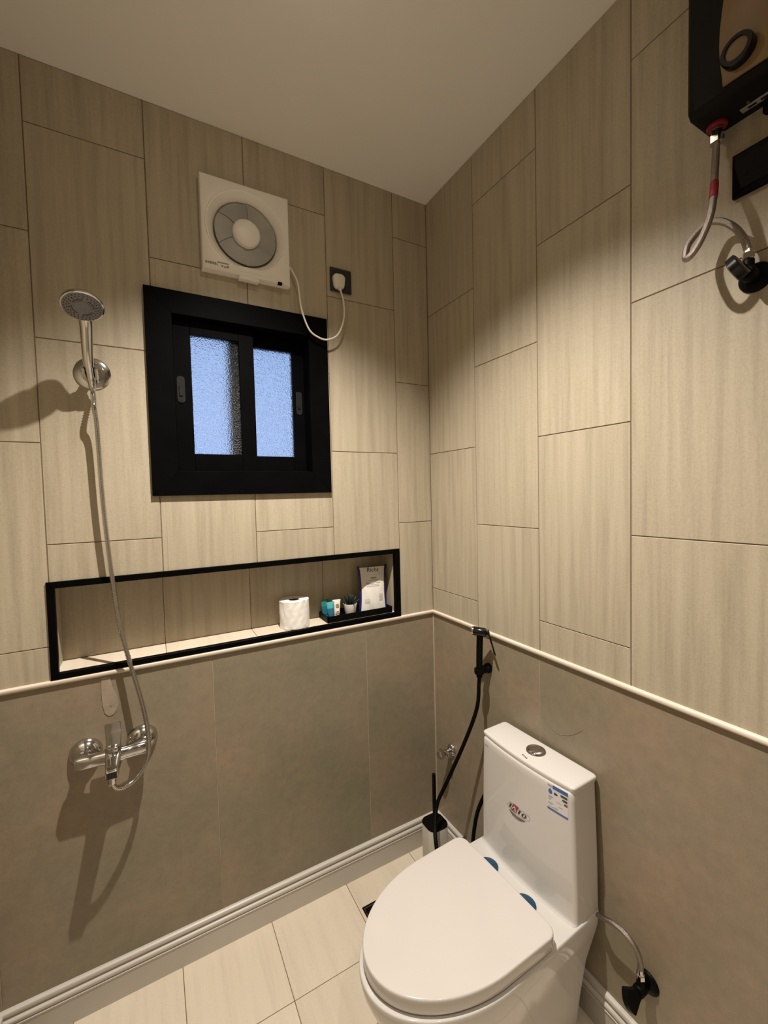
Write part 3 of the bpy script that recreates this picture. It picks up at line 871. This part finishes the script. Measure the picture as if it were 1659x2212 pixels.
def outline(xb, w0, xs, w1, xf, n=22, rc=.02, pw=2.0):
    """D-shaped plan: back edge at xb (half width w0), straight sides to xs (half width w1), rounded front to xf"""
    half = []
    for k in range(6):
        a = PI / 2 * k / 5
        half.append((xb + rc - rc * math.cos(a), w0 - rc + rc * math.sin(a)))
    for k in range(1, 5):
        t = k / 5; half.append((xb + rc + (xs - xb - rc) * t, w0 + (w1 - w0) * t))
    for k in range(n + 1):
        a = PI / 2 * k / n
        half.append((xs + (xf - xs) * math.sin(a) ** (2 / pw), w1 * max(0, math.cos(a)) ** (2 / pw)))
    half[-1] = (xf, 0)
    return half + [(x, -y) for x, y in reversed(half[:-1])]

def rings_at(levels):
    return [[(x, y, z) for x, y in outline(*a)] for z, a in levels]

body = loft(rings_at([
    (0.0005, (.060, .145, .30, .150, .585)), (.012, (.058, .148, .30, .153, .590)), (.10, (.045, .152, .31, .158, .605)), (.20, (.030, .160, .34, .170, .635)),
    (.28, (.016, .176, .37, .184, .668)), (.325, (.012, .186, .38, .192, .686)), (.350, (.012, .188, .38, .194, .691)), (.3622, (.012, .188, .38, .194, .691)), (.3650, (.0130, .187, .38, .193, .690)), (.366, (.0155, .1845, .38, .1905, .6875))]))
TF0, TF1 = .123, .138
def tank_front(y, z, w=.176):
    q = min(1, abs(y) / w)
    return TF0 + (TF1 - TF0) * (1 - q * q)
def tank_outline(w, grow=0.0, xb=.012, rc=.014, flare=0.0):
    pts = []
    def corner(cx, cy, a0, a1, r):
        return [(cx + r * math.cos(math.radians(a0 + (a1 - a0) * k / 5)), cy + r * math.sin(math.radians(a0 + (a1 - a0) * k / 5))) for k in range(6)]
    ww = w + grow
    pts += corner(xb - grow + rc, ww - rc, 180, 90, rc)
    xfe = tank_front(ww - rc, 0, ww) + grow + flare
    pts += corner(xfe - rc, ww - rc, 90, 15, rc)
    for k in range(1, 16):
        y = (ww - rc) * (1 - 2 * k / 16)
        pts.append((tank_front(y, 0, ww) + grow + flare, y))
    pts += [(x, -y) for x, y in reversed(corner(xfe - rc, ww - rc, 90, 15, rc))]
    pts += [(x, -y) for x, y in reversed(corner(xb - grow + rc, ww - rc, 180, 90, rc))]
    return pts
tl = []
for z, w, g, fl in ((.360, .184, 0, .010), (.3665, .184, 0, .0075), (.3685, .184, 0, .0035), (.372, .184, 0, .0012), (.380, .1835, 0, 0), (.50, .182, 0, 0), (.62, .1785, 0, 0), (.715, .1745, 0, 0), (.733, .174, 0, 0), (.739, .174, -.002, 0), (.742, .174, -.006, 0)):
    tl.append([(x, y, z) for x, y in tank_outline(w, g, .012, .014, fl)])
part('body', join(body, loft(tl)), CERAM, toi, local=True, angle=55)
def lid_levels():
    out = []
    for z, g in ((.7345, -.004), (.736, .0), (.748, .003), (.7535, .003), (.7562, .001), (.7575, -.003)):
        p = tank_outline(.174, g, .014, .012)
        out.append([(x - (.006 if x > .09 else 0), y, z) for x, y in p])
    return out
part('tank_lid', loft(lid_levels()), CERAM, toi, local=True, label='flat ceramic tank lid')
part('flush_button', lathe([(.031, 0), (.031, .0015), (.029, .004), (.026, .0045), (.0255, .0035), (.024, .005), (.014, .0075), (.001, .0083)], (.066, .004, .7573), (0, 0, 1), 40), CHROME, toi, local=True, label='round chrome dual flush button')
seat_l = [(.368, (.222, .180, .38, .184, .672)), (.372, (.220, .184, .38, .187, .677)), (.384, (.220, .184, .38, .187, .677)), (.386, (.224, .181, .38, .184, .674))]
part('seat', loft(rings_at(seat_l)), SEATP, toi, local=True)
lid_l = [(.3765, (.212, .192, .38, .1895, .679, 22, .030)), (.3778, (.211, .193, .38, .1905, .6800, 22, .030)), (.4065, (.211, .193, .38, .1905, .6800, 22, .030)), (.4092, (.2113, .1927, .38, .1902, .6796, 22, .030)), (.4112, (.2125, .1915, .38, .189, .6782, 22, .030)), (.4121, (.2145, .1895, .38, .187, .676, 22, .029)),
         (.4123, (.218, .186, .38, .1835, .672, 22, .027)), (.4124, (.26, .146, .38, .143, .62, 22, .02)), (.4125, (.33, .07, .38, .07, .50, 22, .01))]
part('seat_lid', loft(rings_at(lid_l)), SEATP, toi, local=True, label='closed white toilet seat lid')
inv = TW.inverted()
for wx, wy in ((-.1935, -.549), (-.1905, -.700)):
    p = inv @ Vector((wx, wy, .366))
    part('hinge_cover', lathe([(.034, 0), (.034, .003), (.032, .0042), (.001, .0044)], (p.x, p.y, .3655), (0, 0, 1), 40), BLUEF, toi, local=True, label='blue film disc over the seat hinge')

# flat print on the tank front, mapped on its curve (s to the right, z up)
def on_tank(g, off=.0007):
    out = []
    for p in g[0]:
        wz = .184 - (.010) * (p[1] - .39) / .34
        out.append((tank_front(p[0], p[1], wz) + off + p[2], p[0], p[1]))
    return out, g[1]
def polyF(pts, dz=0.0):
    return [Vector((a, b, dz)) for a, b in pts], [tuple(range(len(pts)))]
def bar2(x0, x1, y0, y1, sl=0.0, dz=0.0, n=4, zref=0.583):
    V = []; F = []
    for i in range(n + 1):
        x = x0 + (x1 - x0) * i / n
        V += [Vector((x + sl * (y0 - zref), y0, dz)), Vector((x + sl * (y1 - zref), y1, dz))]
    return V, [(2 * i, 2 * i + 2, 2 * i + 3, 2 * i + 1) for i in range(n)]
def ring2(cx, cy, w, h, r, t, sl, dz=0.0, zref=0.583):
    o = rrect(w, h, r, 8, cx, cy); i_ = rrect(w - 2 * t, h - 2 * t, max(r - t, .0004), 8, cx, cy); n = len(o)
    V = [Vector((x + sl * (y - zref), y, dz)) for x, y in o + i_]
    return V, [(k, (k + 1) % n, n + (k + 1) % n, n + k) for k in range(n)]
SL = .5; L0 = -.048
lg = part('logo_outline', on_tank(ring2(L0 + .0425, .583, .087, .0225, .0105, .0010, SL)), INKG, toi, local=True, smooth=False, label='thin grey outline of the tank emblem')
part('logo_square', on_tank(bar2(L0 + .0170, L0 + .0380, .5705, .5965, SL, .0002)), INKRED, toi, local=True, smooth=False, label='red square of the tank emblem')
T = lambda x: join(bar2(x - .0030, x + .0030, .576, .590, SL, .0002, 2), bar2(x - .0060, x + .0060, .5886, .590, SL, .0002, 2))
def oval(cx, rx0, rx1, ry0, ry1):
    n = 24; V = []
    for k in range(n):
        a = 2 * PI * k / n; y = .583 + ry0 * math.sin(a); V.append(Vector((cx + rx0 * math.cos(a) + SL * (y - .583), y, .0002)))
    for k in range(n):
        a = 2 * PI * k / n; y = .583 + ry1 * math.sin(a); V.append(Vector((cx + rx1 * math.cos(a) + SL * (y - .583), y, .0002)))
    return V, [(k, (k + 1) % n, n + (k + 1) % n, n + k) for k in range(n)]
for q in (T(L0 + .0100), T(L0 + .0465), oval(L0 + .0650, .0090, .0032, .0072, .0062)):
    part('logo_letter', on_tank(q), INK, toi, local=True, smooth=False, label='black letter of the tank emblem')
def stroke(pts, t, dz):
    V = []; F = []
    for i, (x, y) in enumerate(pts):
        a = pts[max(0, i - 1)]; b = pts[min(len(pts) - 1, i + 1)]
        dx, dy = b[0] - a[0], b[1] - a[1]; L = math.hypot(dx, dy) or 1
        tt = t[i] if isinstance(t, (list, tuple)) else t
        V += [Vector((x - dy / L * tt, y + dx / L * tt, dz)), Vector((x + dy / L * tt, y - dx / L * tt, dz))]
    return V, [(2 * i, 2 * i + 2, 2 * i + 3, 2 * i + 1) for i in range(len(pts) - 1)]
sx = lambda x, y: (L0 + x + SL * (y - .583), y)
part('logo_letter', on_tank(join(stroke([sx(.0195, .5765), sx(.0258, .5900)], [.0009, .0014], .0005), stroke([sx(.0258, .5900), sx(.0350, .5745)], [.0014, .0026], .0005))), LABW, toi, local=True, smooth=False, label='white letter A on the red square')
part('logo_swoosh', on_tank(stroke([sx(.012 + .066 * k / 14, .5665 - .008 * math.sin(PI * k / 14) + .0015 * k / 14) for k in range(15)], [.0001 + .0052 * math.sin(PI * k / 14) ** .8 for k in range(15)], .0001)), plain_noise('swoosh_brown', (.055, .04, .035), (.25, .22, .2), .4, 50), toi, local=True, smooth=False, label='dark swoosh under the tank emblem')
E0, E1 = .1000, .1620
def lx(a): return E0 + (E1 - E0) * a
def lz(b): return .662 + (.738 - .662) * b
part('label_sheet', on_tank(bar2(E0, E1, .662, .738, 0, .0000, 8)), LABW, toi, local=True, smooth=False, label='water efficiency label on the tank corner')
part('label_band', on_tank(bar2(lx(.27), lx(1), lz(.86), lz(1), 0, .0003, 6)), INKBLU, toi, local=True, smooth=False, label='blue band of the label')
part('label_band', on_tank(bar2(lx(0), lx(1), lz(0), lz(.065), 0, .0003, 6)), INKBLU, toi, local=True, smooth=False, label='blue band of the label')
part('label_drop', on_tank(polyF([(lx(.15) + .0062 * r_ * math.sin(a), lz(.70) + .0085 * math.cos(a) * (1.25 if math.cos(a) > 0 else .8)) for a, r_ in [(2 * PI * k / 20, (1 - max(0, math.cos(2 * PI * k / 20)) ** 2)) for k in range(20)]], .0003)), INKBLU, toi, local=True, smooth=False, label='blue water drop')
def arrow(x0, x1, zc, h, dz=.0003, left=True):
    q = h * .9
    return polyF([(x0 + q, zc - h), (x1, zc - h), (x1, zc + h), (x0 + q, zc + h), (x0, zc)], dz)
for q in (.64, .72):
    part('label_arrow', on_tank(arrow(lx(q), lx(.97), lz(.755 if q < .7 else .62), .0033)), INKGRN, toi, local=True, smooth=False, label='green rating arrow')
part('label_arrow', on_tank(arrow(lx(.80), lx(.98), lz(.485), .0033)), INKRED, toi, local=True, smooth=False, label='red rating arrow')
part('label_black', on_tank(polyF([(lx(.34), lz(.66)), (lx(.46), lz(.66)), (lx(.53), lz(.70)), (lx(.46), lz(.745)), (lx(.34), lz(.745))], .0003)), INK, toi, local=True, smooth=False, label='black rating marker')
g = []
for a, b, c in ((.03, .24, .93), (.03, .24, .90), (.05, .30, .52), (.05, .26, .48), (.05, .20, .42), (.05, .18, .38), (.46, .70, .42), (.55, .74, .27), (.05, .30, .27), (.05, .26, .22), (.32, .55, .16), (.05, .5, .11)):
    g.append(bar2(lx(a), lx(b), lz(c), lz(c + .016), 0, .0003, 2))
part('label_small_print', on_tank(join(*g)), INKG, toi, local=True, smooth=False, kind='stuff')
part('lid_mark', join(*[box(.114 + i * .0012, .119 + i * .0012, -.006 + i * .006, -.0025 + i * .006, .7574, .7579) for i in range(4)]), INK, toi, local=True, smooth=False, label='small dark printed mark on tank lid')
part('tank_mark', on_tank(join(*[bar2(-.160 + .006 * k, -.1565 + .006 * k, .716, .7195, 0, .0002, 1) for k in range(3)])), INKG, toi, local=True, smooth=False, label='small grey mark near tank corner')

# ------------------------------------------------------------------ floor drain
dr = thing('floor_drain', 'black square floor drain partly hidden by the toilet lid', 'drain', (-.4075, -.186, 0))
part('frame', join(box(DR[0] + .001, DR[1] - .001, DR[2] + .001, DR[2] + .006, -.005, .0006), box(DR[0] + .001, DR[1] - .001, DR[3] - .006, DR[3] - .001, -.005, .0006), box(DR[0] + .001, DR[0] + .006, DR[2] + .006, DR[3] - .006, -.005, .0006), box(DR[1] - .006, DR[1] - .001, DR[2] + .006, DR[3] - .006, -.005, .0006)), MBLACK, dr, smooth=False)
part('grate', box(DR[0] + .008, DR[1] - .008, DR[2] + .008, DR[3] - .008, -.005, -.0004, .001, 1), MBLACK, dr, smooth=False)

# ------------------------------------------------------------------ toilet brush
tb = thing('toilet_brush', 'cream toilet brush holder with black top in the room corner', 'toilet brush', (-.155, -.2, 0))
def sqc(hw, z, r=.030): return [(-.155 + p[0], -.2 + p[1], z) for p in rrect(hw * 2, hw * 2, r, 7)]
part('pot', loft([sqc(.043, .0005), sqc(.045, .003), sqc(.045, .256), sqc(.0445, .2575)]), BRUSHB, tb)
part('cap', loft([sqc(.0448, .2576), sqc(.0452, .2585), sqc(.0446, .2605), sqc(.041, .2612)]), MBLACK, tb, label='matt black cap')
part('handle', lathe([(.009, .258), (.0075, .262), (.0072, .455), (.0066, .459), (.004, .4605)], (-.155, -.2, 0), (0, 0, 1), 20), MBLACK, tb, label='slim black handle')

# ------------------------------------------------------------------ bidet sprayer
bh = thing('sprayer_bracket', 'black wall bracket holding the bidet sprayer', 'sprayer bracket', (0, -.357, .912))
part('mount', lathe([(.0185, .0004), (.0185, .010), (.0165, .014), (.0150, .016), (.0145, .040)], (0, -.357, .912), (-1, 0, 0), 28), MBLACK, bh)
part('clamp_ring', lathe([(.0125, -.010), (.0170, -.010), (.0180, -.006), (.0180, .006), (.0170, .010), (.0125, .010)], (-.056, -.366, .916), (0, .06, 1), 28, False, False), MBLACK, bh)
sp = thing('bidet_sprayer', 'black hand bidet sprayer with chrome nozzle in wall bracket', 'bidet sprayer', (-.057, -.366, .9))
nd = Vector((-.62, .78, .08)).normalized()
SH = Vector((-.060, -.378, 1.068))
part('grip', tube(spline([(-.055, -.3655, .893), (-.056, -.367, .93), (-.058, -.372, 1.0), (-.060, -.377, 1.05), SH], 6), lambda i, n: .0112 + .0012 * i / n, 18), MBLACK, sp)
part('spray_head', lathe([(.010, -.024), (.0150, -.021), (.0165, -.015), (.0165, .022), (.0155, .024)], SH, nd, 28), GBLACK, sp)
part('nozzle', lathe([(.0158, .0235), (.0158, .028), (.0135, .030), (.001, .0302)], SH, nd, 28), CHROME, sp, label='chrome spray nozzle ring')
tp = SH - nd * .030
TMx = basis(tp + Vector((0, 0, .006)), nd.cross(Vector((0, 0, 1))), Vector((.010, -.016, -.095)))
def trig():
    rings = []
    for v, wd, off in ((-.006, .015, 0), (.01, .017, .001), (.04, .016, .003), (.07, .012, .006), (.088, .006, .008)):
        rings.append([TMx @ Vector((p[0], v, p[1] - off)) for p in rrect(wd, .003, .0012, 2)])
    return loft(rings)
part('trigger', join(trig(), lathe([(.006, 0), (.006, .012)], SH - nd * .034, nd, 14)), MBLACK, sp, label='thin black trigger lever')
bhose = thing('bidet_hose', 'black flexible hose looping from bidet sprayer down behind the toilet', 'hose', (-.2, -.37, .1))
part('hose', tube(spline([(-.0545, -.3645, .894), (-.055, -.362, .86), (-.065, -.36, .7733), (-.085, -.3139, .6317), (-.130, -.2516, .4463), (-.170, -.2427, .3717), (-.207, -.276, .3200), (-.232, -.317, .283), (-.245, -.365, .215), (-.215, -.395, .135), (-.150, -.395, .120), (-.105, -.368, .20), (-.090, -.3564, .2738), (-.070, -.3563, .3613), (-.055, -.377, .435), (-.046, -.396, .474), (-.037, -.408, .478), (-.034, -.406, .450)], 10), .0072, 12), MBLACK, bhose)

def angle_valve(name, label, wy, wz, col, up=1, tri=True):
    v = thing(name, label, 'valve', (0, wy, wz))
    part('flange', lathe([(.029, .0004), (.029, .003), (.025, .008), (.015, .0115)], (0, wy, wz), (-1, 0, 0), 32), col, v)
    part('body', join(lathe([(.0118, .008), (.0118, .022), (.0145, .024), (.0145, .046), (.012, .049)], (0, wy, wz), (-1, 0, 0), 24),
                      lathe([(.010, 0), (.010, .016), (.0085, .018)], (-.034, wy, wz + .010 * up), (0, 0, up), 20)), col, v)
    part('outlet_nut', lathe([(.0095, 0), (.0105, .0015), (.0105, .012), (.0085, .014), (.007, .020)], (-.034, wy, wz + .028 * up), (0, 0, up), 6), CHROME, v, smooth=False, label='chrome hose nut')
    return v
# chrome stop valve near the corner
sv = thing('stop_valve', 'small chrome stop valve on the dado near the room corner', 'valve', (0, -.118, .4646))
part('flange', lathe([(.026, .0004), (.026, .003), (.022, .008), (.013, .012)], (0, -.118, .4646), (-1, 0, 0), 32), CHROME, sv)
part('body', join(lathe([(.0115, .008), (.0115, .030), (.013, .032), (.013, .044)], (0, -.118, .4646), (-1, 0, 0), 24), lathe([(.0095, 0), (.0095, .020), (.011, .020), (.011, .030)], (-.030, -.118, .4646), (0, -1, 0), 20)), CHROME, sv)
part('handle', lathe([(.012, .044), (.021, .050), (.020, .066), (.015, .072), (.001, .073)], (0, -.118, .4646), (-1, 0, 0), 6), CHROME, sv, smooth=False)

def fan_handle(wy, wz, col, parent, e0=.047, ang=0.0, R=.036):
    # fan-shaped lever standing out from the valve end
    M = basis((-e0, wy, wz), (-1, 0, 0), (0, math.cos(ang), math.sin(ang)))
    pts = [(0, -.010), (.010, -.012)] + [(.016 + R * math.cos(a), R * 1.0 * math.sin(a)) for a in [math.radians(-48 + 96 * k / 8) for k in range(9)]] + [(.010, .012), (0, .010)]
    rings = []
    for sc, t in ((.90, -.0095), (1, -.0075), (1, .0075), (.90, .0095)):
        rings.append([M @ Vector((.018 + (p[0] - .018) * sc, p[1] * sc, t)) for p in pts])
    return part('handle', loft(rings), col, parent)
v1 = angle_valve('angle_valve', 'black angle valve low on the wall right of the toilet', -.948, .273, MBLACK)
fan_handle(-.948, .273, MBLACK, v1, .046, math.radians(65))
v2 = angle_valve('angle_valve', 'black angle valve at the right edge under the water heater', -1.1605, 2.007, MBLACK)
fan_handle(-1.1605, 2.007, GBLACK, v2, .046, math.radians(62))
v3 = angle_valve('angle_valve', 'black valve behind the left side of the toilet tank', -.405, .395, MBLACK)

# steel supply hoses
def braided(name, label, pts, extra):
    t = thing(name, label, 'hose', pts[-1])
    part('hose', tube(resample(spline(pts, 16), .003), lambda i, n: .0066 * (1 + .05 * (i % 2)), 12), STEEL, t)
    for nm, g, m, lb in extra: part(nm, g, m, t, label=lb)
    return t
hp = [(-.033, -1.104, 2.312), (-.034, -1.103, 2.286), (-.050, -1.108, 2.235), (-.075, -1.117, 2.177), (-.095, -1.119, 2.122), (-.100, -1.103, 2.080), (-.098, -1.084, 2.0620), (-.085, -1.0705, 2.071), (-.062, -1.066, 2.108), (-.046, -1.090, 2.139), (-.040, -1.113, 2.135), (-.037, -1.136, 2.112), (-.035, -1.152, 2.082), (-.034, -1.160, 2.052)]
sp_h = spline(hp, 16)
braided('supply_hose', 'braided steel hose curling from water heater to the upper valve', hp, [
    ('hose_nut', lathe([(.009, 0), (.0135, .001), (.0135, .016), (.0105, .018), (.0105, .03)], (-.033, -1.104, 2.300), (0, 0, 1), 6), CHROME, 'chrome hose nut'),
    ('red_marker', tube(resample(sp_h[40:52], .003), .0076, 12), REDP, 'red marker sleeve')])
braided('supply_hose', 'braided steel hose from behind the toilet tank to the low valve', [(-.026, -.8225, .358), (-.034, -.832, .369), (-.045, -.8475, .3845), (-.050, -.884, .4010), (-.050, -.916, .4030), (-.045, -.942, .383), (-.038, -.9495, .350), (-.034, -.948, .322)], [
    ('hose_ferrule', lathe([(.0075, 0), (.0075, .018)], (-.034, -.948, .315), (0, 0, 1), 16), CHROME, 'chrome end ferrule')])

# ------------------------------------------------------------------ water heater
wh = thing('water_heater', 'black wall water heater with gold front panel at top right', 'water heater', (0, -1.225, 2.338))
HY0, HY1, HZ0, HZ1, HD = -1.385, -1.075, 2.338, 2.765, .100
def rb(y0, y1, z0, z1, r, x, n=6): return [(x, (y0 + y1) / 2 + p[0], (z0 + z1) / 2 + p[1]) for p in rrect(y1 - y0, z1 - z0, r, n)]
part('case', loft([rb(HY0, HY1, HZ0, HZ1, .014, -.0005), rb(HY0, HY1, HZ0, HZ1, .014, -.080), rb(HY0 + .003, HY1 - .003, HZ0 + .003, HZ1 - .003, .014, -.093), rb(HY0 + .010, HY1 - .010, HZ0 + .010, HZ1 - .010, .012, -HD)]), HCASE, wh)
def panel():
    pts = [(-1.143, 2.3535), (-1.317, 2.3535), (-1.323, 2.45), (-1.305, 2.58), (-1.27, 2.69), (-1.19, 2.69), (-1.155, 2.58), (-1.137, 2.45)]
    q = spline([(0, a, b) for a, b in pts] + [(0,) + pts[0]], 6)[:-1]
    cx, cz = -1.23, 2.5
    return loft([[(x, cx + (p.y - cx) * s, cz + (p.z - cz) * s) for p in q] for x, s in ((-HD + .001, 1.0), (-HD - .0035, 1.0), (-HD - .0045, .985))])
part('front_panel', panel(), GOLD, wh, label='gold front panel')
KC = (-HD - .004, -1.1705, 2.392)
part('knob_ring', lathe([(.0262, 0), (.0262, .014), (.0245, .018), (.0180, .018), (.0175, .012)], KC, (-1, 0, 0), 40), GBLACK, wh, label='black temperature knob ring')
part('knob_face', lathe([(.0175, 0), (.0175, .015), (.001, .016)], KC, (-1, 0, 0), 36), GOLD, wh, label='gold knob centre')
part('safety_badge', box(-.034, -.020, -1.200, -1.143, HZ0 - .0025, HZ0 + .001, .001, 1), GREYM, wh, smooth=False, label='grey slotted plate on the underside')
part('badge_slot', join(box(-.030, -.025, -1.168, -1.155, HZ0 - .003, HZ0), box(-.030, -.025, -1.188, -1.175, HZ0 - .003, HZ0)), MBLACK, wh, smooth=False)
part('badge_screw', lathe([(.003, 0), (.0025, .0025), (.001, .003)], (-.042, -1.160, HZ0), (0, 0, -1), 14), CHROME, wh, label='small chrome screw')
part('hot_outlet', lathe([(.0175, -.001), (.0185, .003), (.0175, .006), (.011, .0065)], (-.033, -1.104, HZ0), (0, 0, -1), 32), REDP, wh, label='red collar of the hot water outlet')
part('cold_inlet', lathe([(.012, -.001), (.012, .022), (.009, .026)], (-.012, -1.185, HZ0), (0, 0, -1), 24), MBLACK, wh, label='black inlet stub')

# black double socket plate under the heater
ds = thing('power_outlet', 'black power outlet plate on the wall under the water heater', 'socket', (0, -1.194, 2.182))
part('plate', box(-.010, -.0004, -1.268, -1.1215, 2.182, 2.270, .002), MBLACK, ds)
def outlet_face(yc): return box(-.0112, -.0095, yc - .031, yc + .031, 2.195, 2.257, .0006, 1)
part('socket_face', outlet_face(-1.158), MBLACK, ds, smooth=False)
part('socket_face', outlet_face(-1.231), MBLACK, ds, smooth=False)
for yc in (-1.158, -1.231):
    part('pin_holes', join(box(-.0116, -.011, yc - .002, yc + .002, 2.236, 2.244), box(-.0116, -.011, yc - .0145, yc - .008, 2.216, 2.220), box(-.0116, -.011, yc + .008, yc + .0145, 2.216, 2.220)), MBLACK, ds, smooth=False)
